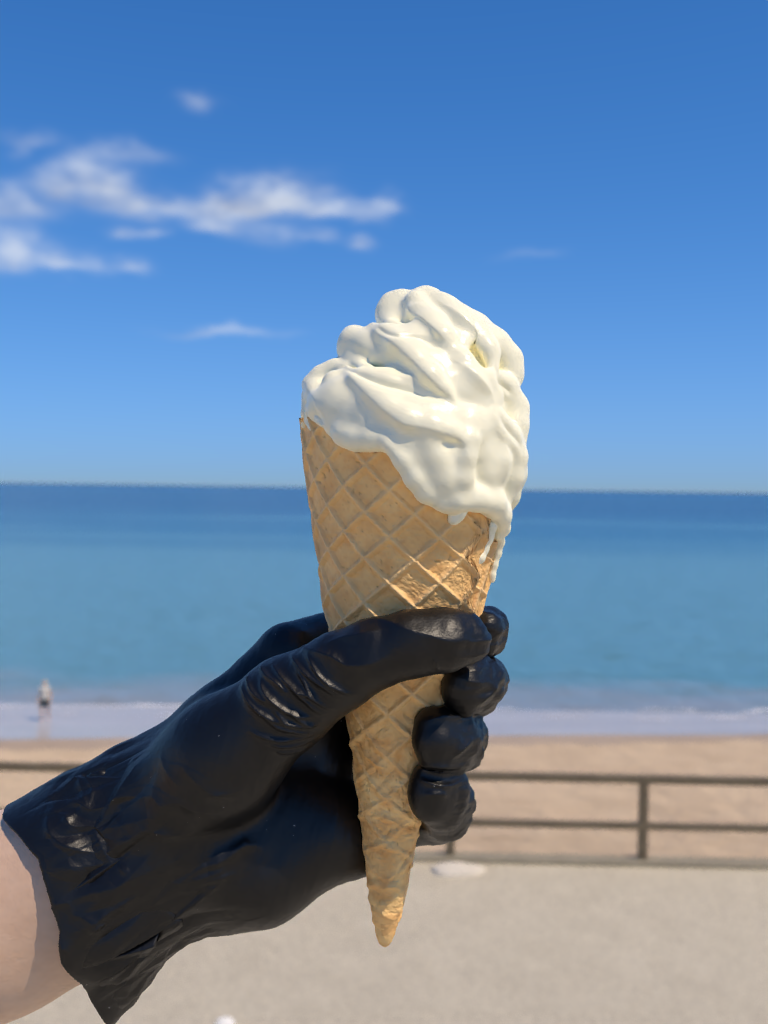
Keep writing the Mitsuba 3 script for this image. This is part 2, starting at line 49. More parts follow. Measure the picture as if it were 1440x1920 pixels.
  'clouds': [[-21.05, 14.99, 1.91, 0.89, 0.6], [-18.82, 16.32, 1.59, 0.8, 0.6], [-16.67, 16.53, 1.91, 1.21, 0.7], [-15.06, 15.7, 2.55, 0.89, 0.65], [-12.37, 15.49, 2.55, 0.7, 0.5], [-9.63, 15.37, 1.91, 0.7, 0.5], [-8.71, 16, 1.59, 0.95, 0.65], [-5.61, 16.57, 1.91, 1.08, 0.75], [-7.16, 16.07, 2.55, 0.7, 0.7], [-2.77, 15.8, 2.23, 0.57, 0.65], [-0.4, 15.9, 0.89, 0.64, 0.5], [-9.93, 14.69, 1.75, 0.57, 0.65], [-6.83, 14.49, 1.43, 0.7, 0.35], [-4.48, 14.44, 0.89, 0.45, 0.35], [-1.8, 14.15, 1.08, 0.45, 0.45], [-15.49, 13.97, 0.95, 0.45, 0.4], [-14.01, 14.03, 0.89, 0.45, 0.4], [-21.31, 12.61, 1.43, 1.11, 0.55], [-19.92, 12.04, 2.87, 0.8, 0.55], [-17.65, 11.86, 1.59, 0.45, 0.35], [-14.59, 12.08, 0.95, 0.45, 0.4], [-11.06, 20.89, 1.27, 0.51, 0.26], [-11.97, 21.16, 0.95, 0.38, 0.16], [-14.19, 18.27, 1.59, 0.51, 0.3], [-15.37, 17.89, 1.59, 0.51, 0.2], [-20.65, 18.26, 1.43, 0.45, 0.3], [-21.61, 17.74, 0.64, 0.64, 0.2], [-9.26, 8.87, 3.02, 0.35, 0.45], [8.58, 13.53, 1.43, 0.38, 0.15], [-24.01, 14.24, 2.55, 1.27, 0.6], [-25.83, 11.87, 3.18, 1.27, 0.6], [-28.58, 14.68, 3.5, 0.95, 0.55], [-30.26, 10.81, 3.82, 1.11, 0.5]],
}


def clouds(d):
    az, el = np.degrees(np.arctan2(d[..., 0], d[..., 1])), np.degrees(np.arcsin(np.clip(d[..., 2], -1, 1)))
    q = np.stack([az * .30, el * .62, el * 0], -1)
    w1, w2 = meshkit.fbm(q, 4, 3) - .5, meshkit.fbm(q * 1.1 + 40, 4, 8) - .5
    clear = np.ones(az.shape)
    for a, e, ra, re, dens in SHAPES['clouds']:
        u, v = (az + 2.6 * w1 - a) / ra, (el + 1.5 * w2 - e) / re
        v = np.where(v < 0, v * 1.35, v)                     # flatter undersides
        clear *= 1 - .80 * dens * np.exp(-1.15 * (u * u + v * v) ** 1.1)
    field = meshkit.fbm(np.stack([az * .055, el * .16, el * 0], -1), 5, 21)      # the same scattered small clouds all round
    rest = np.clip((field - .60) * 5, 0, .6) * np.clip((np.abs(az) - 30) / 12, 0, 1) * np.clip((el - 4) / 4, 0, 1) * np.clip((34 - el) / 10, 0, 1)
    grain = .55 + .9 * meshkit.fbm(np.stack([az * .9, el * 1.6, el * 0], -1), 4, 5)
    cover = np.clip((1 - clear * (1 - rest)) * grain, 0, .85)
    shade = np.clip(.35 + 2.2 * w2, 0, 1)
    veil = .42 * np.exp(-np.maximum(el, 0) / 6.5) * (1 - cover)          # thin sea haze over the horizon, the same all round
    return cover + veil, (cover * shade + veil) / (cover + veil + 1e-6)


scene['sky'] = mikit.sky(SUN, turbidity=2.6, clouds=clouds, cloud_lit=(3.1, 3.3, 3.6), cloud_dark=(1.75, 1.95, 2.45), ground=(.25, .22, .18), sky_tint=(.37, .92, 1.48))

# ------------------------------------------------------------------ materials
def mat(key, **k):
    bump = k.pop('bump', None)
    b = {'type': 'principled', **k}
    if bump:
        b = {'type': 'bumpmap', 'arbitrary': bump[0], 'scale': bump[1], 'bsdf': b}
    scene[key] = {'type': 'twosided', 'bsdf': b}
rgb = lambda *c: {'type': 'rgb', 'value': list(c)}

mat('soft_serve_mat', base_color=rgb(.885, .84, .61), roughness=.30, specular=.5, clearcoat=.5, clearcoat_gloss=.93,
    bump=(proc(lambda p, n, uv: fbm(p.x * 1500, p.y * 1500, p.z * 1500, 2) + .6 * noise(p.x * 420, p.y * 420, p.z * 420), 1e-4), .00006))
mat('waffle_mat', base_color={'type': 'mesh_attribute', 'name': 'vertex_color'}, roughness=.5, specular=.4,
    bump=(proc(lambda p, n, uv: fbm(p.x * 1300, p.y * 1300, p.z * 1300, 3), 1e-4), .0006))
mat('glove_mat', base_color=proc(lambda p, n, uv: mix((.0022, .0022, .0027), (.30, .29, .27), dr.select(noise(p.x * 800, p.y * 800, p.z * 800) > .972, 1., 0.) * smoothstep(.45, .6, noise(p.x * 60, p.y * 60, p.z * 60)))), roughness=.43, specular=.44,
    bump=(proc(lambda p, n, uv: fbm(p.x * 2200, p.y * 2200, p.z * 2200, 2), 1e-4), .00006))
mat('skin_mat', base_color=proc(lambda p, n, uv: mix((.56, .355, .235), (.70, .495, .355), .6 * fbm(p.x * 60, p.y * 60, p.z * 60, 3) + .4 * fbm(p.x * 420, p.y * 420, p.z * 420, 2))), roughness=.45, specular=.4,
    bump=(proc(lambda p, n, uv: fbm(p.x * 1400, p.y * 1400, p.z * 1400, 2), 1e-4), .00008))
mat('paving_mat', base_color=proc(lambda p, n, uv: mix((.375, .33, .243), (.555, .495, .375), .4 * fbm(p.x * 3.2, p.y * 3.2, 0, 4) + .6 * fbm(p.x * 26, p.y * 26, 0, 2))), roughness=.85,
    bump=(proc(lambda p, n, uv: noise(p.x * 60, p.y * 60), 5e-3), .006))
mat('sand_mat', base_color=proc(lambda p, n, uv: mix((.36, .265, .17), (.46, .355, .235), fbm(p.x * .8, p.y * .8, 0, 5))), roughness=.95,
    bump=(proc(lambda p, n, uv: fbm(p.x * 2.2, p.y * 2.2, 0, 3), 2e-2), .10))
mat('wet_sand_mat', base_color=proc(lambda p, n, uv: mix((.31, .272, .24), (.39, .345, .305), fbm(p.x * .25, p.y * 1.1, 0, 4))), roughness=.2, specular=.45)
mat('damp_sand_mat', base_color=proc(lambda p, n, uv: mix((.30, .22, .15), (.38, .30, .22), fbm(p.x * .6, p.y * .9, 0, 5))), roughness=.7, specular=.4)
WATER = ((.006, .045, .095), (.018, .095, .150), (.078, .190, .215), (.20, .215, .215))     # deep water, open water, water over pale sand, sandy surf


def water(p, n, uv):
    s = p.y + 60 * (fbm(p.x * .012, p.y * .008, 3.0, 4) - .5) * smoothstep(60, 200, p.y)
    streak = fbm(p.x * .004, p.y * .016, 0, 3)
    c = mix(WATER[2], WATER[1], smoothstep(50, 230, s))
    c = mix(c, WATER[0], smoothstep(130, 520, s))
    c = mix(c, WATER[2], .5 * smoothstep(.45, .70, streak) * smoothstep(70, 110, p.y) * (1 - smoothstep(260, 420, p.y)))
    return mix(WATER[3], c, smoothstep(43, 52, s + 5 * (noise(p.x * .2, p.y * .4) - .5)))


mat('water_mat', base_color=proc(water), roughness=.22, specular=.5, bump=(proc(lambda p, n, uv: fbm(p.x * .55, p.y * .9, 0, 3), 5e-2), .16))
mat('foam_mat', base_color=rgb(.52, .51, .51), roughness=.7)
mat('rail_mat', base_color=proc(lambda p, n, uv: mix((.10, .075, .042), (.18, .14, .085), fbm(p.x * 5, p.y * 9, p.z * 9, 3))), roughness=.6)
mat('kerb_mat', base_color=proc(lambda p, n, uv: mix((.20, .175, .125), (.30, .265, .19), fbm(p.x * 4, p.y * 9, p.z * 9, 3))), roughness=.85)  # browner and darker than the paving, tone varied at random
mat('footing_mat', base_color=proc(lambda p, n, uv: mix((.56, .50, .40), (.66, .60, .49), fbm(p.x * 7, p.y * 7, 0, 3))), roughness=.85)
mat('pebble_mat', base_color=rgb(.78, .76, .71), roughness=.7)
mat('shirt_mat', base_color=rgb(.60, .59, .53), roughness=.85)
mat('shorts_mat', base_color=rgb(.03, .05, .06), roughness=.85)
mat('hair_mat', base_color=rgb(.45, .42, .36), roughness=.7)


# ------------------------------------------------------------------ tools for rounded shapes
def smin(a, b, k):
    h = np.maximum(k - np.abs(a - b), 0) / k
    return np.minimum(a, b) - h * h * k * .25


class Field:
    """A distance field on a grid (x, y, z), filled by adding rounded bones, and its surface."""
    def __init__(self, lo, hi, step):
        self.lo, self.h = np.array(lo, float), step
        n = np.ceil((np.array(hi, float) - self.lo) / step).astype(int) + 1
        self.ax = [(self.lo[i] + step * np.arange(n[i])).astype(np.float32) for i in range(3)]
        self.v = np.full(n, 50., np.float32)

    def part(self, lo, hi):
        s = []
        for i in range(3):
            a, b = np.searchsorted(self.ax[i], [lo[i], hi[i]])
            s.append(slice(max(a - 1, 0), min(b + 1, len(self.ax[i]))))
        return tuple(s), (self.ax[0][s[0]][:, None, None], self.ax[1][s[1]][None, :, None], self.ax[2][s[2]][None, None, :])

    def bone(self, a, b, ra, rb, k, grow=0.):
        a, b = np.array(a, float), np.array(b, float)
        ra, rb = ra + grow, rb + grow
        m = max(ra, rb) + k + 4 * self.h
        s, (x, y, z) = self.part(np.minimum(a, b) - m, np.maximum(a, b) + m)
        d = b - a
        t = np.clip(((x - a[0]) * d[0] + (y - a[1]) * d[1] + (z - a[2]) * d[2]) / max(d @ d, 1e-9), 0, 1)
        dist = np.sqrt((x - a[0] - t * d[0]) ** 2 + (y - a[1] - t * d[1]) ** 2 + (z - a[2] - t * d[2]) ** 2) - (ra + t * (rb - ra))
        self.v[s] = smin(self.v[s], dist.astype(np.float32), k)

    def chain(self, joints, k, grow=0.):
        for p, q in zip(joints[:-1], joints[1:]):
            self.bone(p[:3], q[:3], p[3], q[3], k, grow)

    def ellipsoid(self, c, r, k, rot=0., cut=False):
        m = max(r) + k + 4 * self.h
        s, (x, y, z) = self.part(np.array(c) - m, np.array(c) + m)
        co, si = math.cos(math.radians(rot)), math.sin(math.radians(rot))
        u, w = (x - c[0]) * co + (z - c[2]) * si, -(x - c[0]) * si + (z - c[2]) * co
        q = np.sqrt((u / r[0]) ** 2 + ((y - c[1]) / r[1]) ** 2 + (w / r[2]) ** 2)
        g = np.sqrt((u / r[0] ** 2) ** 2 + ((y - c[1]) / r[1] ** 2) ** 2 + (w / r[2] ** 2) ** 2) + 1e-6
        d = np.clip(q * (q - 1) / g, -50, 50).astype(np.float32)
        self.v[s] = -smin(-self.v[s], d, k) if cut else smin(self.v[s], d, k)

    def mesh(self, smooth=3):
        """Surface nets."""
        v = self.v
        inside = v < 0
        nx, ny, nz = v.shape
        cnt = np.zeros((nx - 1, ny - 1, nz - 1), np.int8)
        for a, b, c in np.ndindex(2, 2, 2):
            cnt += inside[a:nx - 1 + a, b:ny - 1 + b, c:nz - 1 + c]
        cell = np.argwhere((cnt > 0) & (cnt < 8))
        ident = np.full(cnt.shape, -1, np.int32)
        ident[tuple(cell.T)] = np.arange(len(cell))
        pos, num = np.zeros((len(cell), 3)), np.zeros(len(cell))
        corners = list(np.ndindex(2, 2, 2))
        for p in corners:
            for ax in range(3):
                if p[ax]:
                    continue
                q = list(p); q[ax] = 1
                va, vb = v[tuple((cell + p).T)], v[tuple((cell + q).T)]
                on = (va < 0) != (vb < 0)
                t = va[on] / (va[on] - vb[on])
                pt = np.tile(np.array(p, float), (on.sum(), 1)); pt[:, ax] = t
                pos[on] += pt; num[on] += 1
        verts = self.lo + (cell + pos / num[:, None]) * self.h
        quads = []
        for ax in range(3):
            o1, o2 = (ax + 1) % 3, (ax + 2) % 3
            lo = [slice(None)] * 3; hi = [slice(None)] * 3
            lo[ax], hi[ax] = slice(0, -1), slice(1, None)
            e = inside[tuple(lo)] != inside[tuple(hi)]
            idx = np.argwhere(e)
            idx = idx[(idx[:, o1] > 0) & (idx[:, o2] > 0) & (idx[:, o1] < v.shape[o1] - 1) & (idx[:, o2] < v.shape[o2] - 1)]
            flip = inside[tuple(idx.T)]
            def at(d1, d2):
                j = idx.copy(); j[:, o1] -= d1; j[:, o2] -= d2
                return ident[tuple(j.T)]
            q = np.stack([at(1, 1), at(0, 1), at(0, 0), at(1, 0)], 1)
            q = np.where(flip[:, None], q, q[:, ::-1])
            quads.append(q)
        f = np.vstack(quads)
        f = f[(f >= 0).all(1)]
        f = np.vstack([f[:, [0, 1, 2]], f[:, [0, 2, 3]]])
        m = Soft(verts, f)
        m.relax(smooth)
        return m


def smooth01(x):
    x = np.clip(x * .5 + .5, 0, 1)
    return x * x * (3 - 2 * x)


class Soft:
    """Vertices and triangles that can be relaxed and creased."""
    def __init__(self, v, f):
        self.v, self.f = np.asarray(v, float), np.asarray(f)
        i = np.concatenate([f[:, 0], f[:, 1], f[:, 2]]); j = np.concatenate([f[:, 1], f[:, 2], f[:, 0]])
        a = sp.coo_matrix((np.ones(2 * len(i)), (np.r_[i, j], np.r_[j, i])), (len(v), len(v))).tocsr()
        a.data[:] = 1
        self.avg = sp.diags(1 / np.maximum(np.asarray(a.sum(1)).ravel(), 1)) @ a

    def relax(self, n, shrink=False):
        for _ in range(n):
            self.v += .5 * (self.avg @ self.v - self.v)
            if not shrink:
                self.v -= .52 * (self.avg @ self.v - self.v)

    def normals(self, soft=0):
        c = np.cross(self.v[self.f[:, 1]] - self.v[self.f[:, 0]], self.v[self.f[:, 2]] - self.v[self.f[:, 0]])
        n = np.zeros_like(self.v)
        for k in range(3):
            np.add.at(n, self.f[:, k], c)
        for _ in range(soft):
            n = self.avg @ n
        return n / np.maximum(np.linalg.norm(n, axis=1, keepdims=True), 1e-12)

    def crease(self, curves, soft=6, point=1.5):
        """Raises ridges along curves drawn on the front (x, z) and laid onto the nearest front surface; (points, height, width) or, for a fold
        that falls steeply on its right and gently on its left, (points, height, steep width, gentle width). point: 1 = sharp crest, 2 = round."""
        n = self.normals(soft)
        front = np.nonzero(n[:, 1] < -.08)[0]
        flat = cKDTree(self.v[front][:, [0, 2]])
        add = np.zeros(len(self.v))
        for pts, amp, steep, *more in curves:
            gentle = more[0] if more else steep
            width = max(steep, gentle)
            p = np.array(pts)
            s = np.r_[0, np.cumsum(np.linalg.norm(np.diff(p, axis=0), axis=1))]
            u = np.linspace(0, s[-1], max(int(s[-1] / .35), 6))
            if len(p) > 2:
                from scipy.interpolate import PchipInterpolator
                q = PchipInterpolator(s, p)(u)
            else:
                q = np.stack([np.interp(u, s, p[:, k]) for k in (0, 1)], 1)
            near = front[flat.query(q, k=10)[1]]
            y = self.v[near][:, :, 1].min(1)
            y = np.convolve(np.pad(y, 4, mode='edge'), np.ones(9) / 9, 'valid')
            line = np.stack([q[:, 0], y, q[:, 1]], 1)
            d, i = cKDTree(line).query(self.v[front], distance_upper_bound=3 * width)
            ok = np.isfinite(d)
            t = u[np.minimum(i[ok], len(u) - 1)] / s[-1]
            ii = np.minimum(i[ok], len(u) - 2)
            run = line[ii + 1] - line[ii]
            off = self.v[front[ok]] - line[ii]
            left = smooth01((run[:, 0] * off[:, 2] - run[:, 2] * off[:, 0]) / (np.linalg.norm(run[:, [0, 2]], axis=1) + 1e-9) / (.5 * steep))
            w = steep + (gentle - steep) * left
            add[front[ok]] += amp * np.clip(np.sin(math.pi * np.clip(t, .03, .97)), 0, 1) ** (1. if more else .5) * np.exp(-np.abs(d[ok] / w) ** (point if amp > 0 else 1.15))
        self.v += n * add[:, None]

    def rough(self, fn, soft=4):
        self.v += self.normals(soft) * fn(self.v)[:, None]

    def world(self):
        return self.v * .001 + SUBJECT, self.f


def put(key, shape, label=None, category=None, group=None, kind=None):
    scene[key] = shape
    d = {k: x for k, x in (('label', label), ('category', category), ('group', group), ('kind', kind)) if x}
    if d:
        labels[key] = d


def box(lo, hi, bevel=0.):
    m = trimesh.creation.box(extents=np.array(hi, float) - np.array(lo, float))
    m.apply_translation((np.array(hi, float) + np.array(lo, float)) / 2)
    return m


def sheet(xs, ys, z):
    """A surface z(x, y) over the grid xs, ys."""
    x, y = np.meshgrid(xs, ys, indexing='ij')
    v = np.stack([x, y, z(x, y)], -1).reshape(-1, 3)
    i, j = np.meshgrid(np.arange(len(xs) - 1), np.arange(len(ys) - 1), indexing='ij')
    a = i * len(ys) + j
    q = np.stack([a, a + len(ys), a + len(ys) + 1, a + 1], -1).reshape(-1, 4)
    return v, np.vstack([q[:, [0, 1, 2]], q[:, [0, 2, 3]]])


# ------------------------------------------------------------------ the place: promenade, beach, sea
RAIL_Y, SLANT, SEA_Z = 11.95, -.021, -5.3
rail_y = lambda x: RAIL_Y + SLANT * x
xs = np.r_[np.linspace(-400, -30, 20), np.linspace(-28, 28, 57), np.linspace(30, 400, 20)]
v, f = sheet(xs, np.linspace(0, 1, 40), lambda x, y: 0 * x)
v[:, 1] = -60 + v[:, 1] * (rail_y(v[:, 0]) + .02 + 60)
put('promenade', mikit.ply((v, f), 'paving_mat'), 'pale gritty promenade paving below the railing', kind='structure')
xs_k = [-60, 60]
kv = []
for x in xs_k:
    y = rail_y(x)
    kv += [(x, y + .02, -.3), (x, y + .02, .05), (x, y + .04, .06), (x, y + .24, .06), (x, y + .26, .05), (x, y + .26, -3.2)]
kf = [(i, i + 6, i + 7) for i in range(5)] + [(i, i + 7, i + 1) for i in range(5)]
put('kerb', mikit.ply((np.array(kv, float), np.array(kf)), 'kerb_mat'), 'low dark kerb at the seaward edge of the promenade', kind='structure')


def beach_z(x, y):
    n = meshkit.fbm(np.stack([x * .5, y * .5, 0 * x], -1), 4, 2) - .5
    fall = np.interp(y, [11, 14, 20, 30, 38, 43, 60, 400], [-2.0, -2.2, -2.9, -4.1, -4.95, -5.29, -6.4, -20])
    return fall + .18 * n * np.clip((36 - y) / 10, .05, 1)


bx = np.r_[np.linspace(-400, -42, 30), np.linspace(-40, 40, 240), np.linspace(42, 400, 30)]
put('beach', mikit.ply(sheet(bx, np.r_[np.linspace(11, 44, 160), np.linspace(46, 120, 12)], beach_z), 'sand_mat', True), 'dry golden beach sand between sea wall and water', kind='structure')


def wet_edge(x):
    return 36.2 + .14 * np.clip(x, -40, 40) + 1.3 * (meshkit.fbm(np.stack([x * .12, 0 * x, 0 * x], -1), 3, 9) - .5)


v, f = sheet(bx, np.linspace(0, 1, 60), lambda x, y: 0 * x)
v[:, 1] = wet_edge(v[:, 0]) + v[:, 1] * (46 - wet_edge(v[:, 0]))
v[:, 2] = beach_z(v[:, 0], v[:, 1]) + .012
put('wet_sand', mikit.ply((v, f), 'wet_sand_mat', True), 'wet shining sand at the edge of the sea', kind='structure')
v, f = sheet(bx, np.linspace(0, 1, 50), lambda x, y: 0 * x)
ragged = 2.6 * (meshkit.fbm(np.stack([v[:, 0] * .5, 0 * v[:, 0] + 3, 0 * v[:, 0]], -1), 5, 19) - .5)
v[:, 1] = (wet_edge(v[:, 0]) - 1.6 + ragged) * (1 - v[:, 1]) + v[:, 1] * (wet_edge(v[:, 0]) + .6)
v[:, 2] = beach_z(v[:, 0], v[:, 1]) + .006
put('damp_sand', mikit.ply((v, f), 'damp_sand_mat', True), 'darker damp sand along the wet edge of the beach', kind='structure')
ys_s = np.r_[40.5, np.geomspace(41, 30000, 90)]
put('sea', mikit.ply(sheet(np.r_[-30000, -8000, -2000, np.linspace(-500, 500, 41), 2000, 8000, 30000], ys_s, lambda x, y: 0 * x + SEA_Z), 'water_mat', True), 'calm blue sea reaching to the horizon', kind='structure')

fv, ff = [], []
for y0, w, s0 in ((41.4, .5, 1), (43.2, .6, 4)):
    x = np.linspace(-40, 40, 600)
    e = meshkit.fbm(np.stack([x * .25, 0 * x + s0, 0 * x], -1), 4, s0) - .5
    k = np.clip(meshkit.fbm(np.stack([x * .6, 0 * x + s0 * 3, 0 * x], -1), 4, s0 + 1) * 2.6 - 1.15, .02, 1)
    y = y0 + .05 * x + 2.4 * e
    z = np.maximum(beach_z(x, y) + .02, SEA_Z + .01)
    a = np.stack([x, y - w * k * .5, np.maximum(beach_z(x, y - w * k * .5) + .025, SEA_Z + .012)], 1)
    b = np.stack([x, y + w * k * .5, np.maximum(beach_z(x, y + w * k * .5) + .025, SEA_Z + .012)], 1)
    o = sum(map(len, fv))
    fv.append(np.vstack([a, b])); i = np.arange(599) + o
    ff.append(np.vstack([np.stack([i, i + 1, i + 601], 1), np.stack([i, i + 601, i + 600], 1)]))
put('sea_foam', mikit.ply((np.vstack(fv), np.vstack(ff)), 'foam_mat'), 'thin white foam of the last small waves', 'foam', kind='stuff')

# railing: two rails through square posts
def rail(z, h, w):
    m = trimesh.creation.extrude_polygon(__import__('shapely').box(-w / 2, -h / 2, w / 2, h / 2).buffer(-.012).buffer(.012, quad_segs=3), 60)
    m.apply_transform(trimesh.transformations.rotation_matrix(math.pi / 2, [0, 1, 0]))
    # extruded along x now: profile's x lies along z
    m.apply_translation([-30, 0, 0])
    m.vertices[:, 1] += rail_y(m.vertices[:, 0]) + .16
    m.vertices[:, 2] += z
    return m


put('railing__rail', mikit.ply(rail(1.07, .105, .10), 'rail_mat', 30))
put('railing__rail_001', mikit.ply(rail(.475, .10, .08), 'rail_mat', 30))
labels['railing'] = {'label': 'weathered metal railing with two horizontal rails along the promenade edge', 'category': 'railing'}
for i in range(-6, 8):
    x = .90 + 2.43 * i
    y = rail_y(x) + .16
    post = trimesh.creation.extrude_polygon(__import__('shapely').box(-.055, -.045, .055, .045).buffer(-.01).buffer(.01, quad_segs=3), .98)
    post.apply_translation([x, y, .068])
    put('railing__post' + ('_%03d' % (i + 6) if i > -6 else ''), mikit.ply(post, 'rail_mat', 30))
a = np.linspace(0, 2 * math.pi, 48, endpoint=False)
prof = [(.33, 0), (.32, .035), (.28, .06), (.05, .085)]
wob = 1 + .06 * np.sin(3 * a + 1) + .04 * np.sin(5 * a)
fv = np.vstack([np.stack([r * wob * np.cos(a), .55 * r * wob * np.sin(a), 0 * a + z], 1) for r, z in prof] + [[[0, 0, .085]]])
ff = []
for k in range(3):
    for i in range(48):
        j = (i + 1) % 48
        ff += [(k * 48 + i, k * 48 + j, k * 48 + 48 + j), (k * 48 + i, k * 48 + 48 + j, k * 48 + 48 + i)]
ff += [(144 + i, 144 + (i + 1) % 48, 192) for i in range(48)]
put('concrete_footing', mikit.ply((fv + [.96, rail_y(.9) + .02 - .27, 0], np.array(ff)), 'footing_mat', 40), 'pale round concrete patch at the foot of a railing post', 'footing')
peb = trimesh.creation.icosphere(4, 1.0)
pv = np.array(peb.vertices)
pv *= (1 + .18 * (meshkit.fbm(pv * 1.3 + 5, 3, 4) - .5))[:, None] * [.085, .07, .06]
put('pebble', mikit.ply((pv + [-1.31, 8.17, .05], peb.faces), 'pebble_mat', True), 'single pale rounded stone lying alone on the paving at the bottom edge', 'stone')

# ------------------------------------------------------------------ the bather wading at the water's edge
def bather():
    at = np.array([-13.75, 39.0, float(beach_z(np.array(-13.75), np.array(39.0)))])
    sk = {'hip': (0, 0, .86), 'chest': (0, .01, 1.25), 'neck': (0, .02, 1.42), 'head': (0, 0, 1.55)}
    body = [[(0, 0, .88, .12), (0, .01, 1.08, .105), (0, .01, 1.28, .13), (0, .02, 1.40, .06), (0, .0, 1.47, .055)],
            [(-.15, .01, 1.34, .055), (.15, .01, 1.34, .055)], [(0, -.005, 1.545, .088), (0, .012, 1.585, .09)], [(0, -.09, 1.54, .018), (0, -.105, 1.525, .014)],
            [(-.088, 0, 1.545, .02), (-.088, 0, 1.565, .02)], [(.088, 0, 1.545, .02), (.088, 0, 1.565, .02)],
            [(-.085, 0, .86, .092), (-.12, -.06, .48, .058), (-.125, -.06, .36, .058), (-.12, .06, .07, .036), (-.12, -.10, .035, .03)],
            [(.085, 0, .86, .092), (.11, .05, .48, .058), (.11, .06, .36, .056), (.12, .17, .09, .036), (.12, .04, .035, .03)]]
    for s in (-1, 1):
        body.append([(s * .17, .01, 1.33, .05), (s * .23, .03, 1.06, .042), (s * .235, -.06, .84, .03)])
        body.append([(s * .235, -.06, .84, .03), (s * .232, -.08, .77, .034)])
        body.append([(s * .215, -.085, .80, .013), (s * .20, -.11, .755, .011)])
        for q, ln in enumerate((.075, .085, .08, .06)):
            body.append([(s * .232, -.105 + .017 * q, .765, .010), (s * .230, -.115 + .016 * q, .765 - ln * .55, .009), (s * .222, -.112 + .016 * q, .765 - ln, .008)])
    def make(chains, k, grow, cut, step):
        g = Field((-.34, -.24, -.03), (.34, .3, 1.72), step)
        for c in chains:
            g.chain(c, k, grow)
        if cut is not None:
            z = g.ax[2][None, None, :]
            g.v = np.maximum(g.v, np.maximum(cut[0] - z, z - cut[1]))
        m = g.mesh(2)
        return m.v + at, m.f
    put('person_001', mikit.ply(make(body, .012, 0, None, .008), 'skin_mat', True), 'distant bather in pale top and dark shorts wading at the water edge', 'person')
    put('person_001__shirt', mikit.ply(make(body[:2] + [body[8][:2], body[-6][:2]], .05, .022, (.92, 1.41), .011), 'shirt_mat', True))
    put('person_001__shorts', mikit.ply(make([body[0][:2], body[6][:2], body[7][:2]], .04, .018, (.58, .945), .011), 'shorts_mat', True))
    hair = Field((-.14, -.14, 1.45), (.14, .15, 1.72), .007)
    hair.ellipsoid((0, .015, 1.585), (.1, .108, .1), .01)
    hair.ellipsoid((0, -.12, 1.53), (.10, .10, .09), .01, cut=True)
    hm = hair.mesh(2)
    put('person_001__hair', mikit.ply((hm.v + at, hm.f), 'hair_mat', True))


bather()

# ------------------------------------------------------------------ waffle cone
AX0, AX1 = (np.array(q) for q in SHAPES['cone_axis'])
AXL = float(np.linalg.norm(AX1 - AX0)); AXD = (AX1 - AX0) / AXL
AXF = np.array([0, -1, 0]) - AXD * (-AXD[1]); AXF /= np.linalg.norm(AXF)      # towards the viewer
AXR = np.cross(AXF, AXD)
AXR *= np.sign(AXR[0])
RT = np.array(SHAPES['cone_radius'])


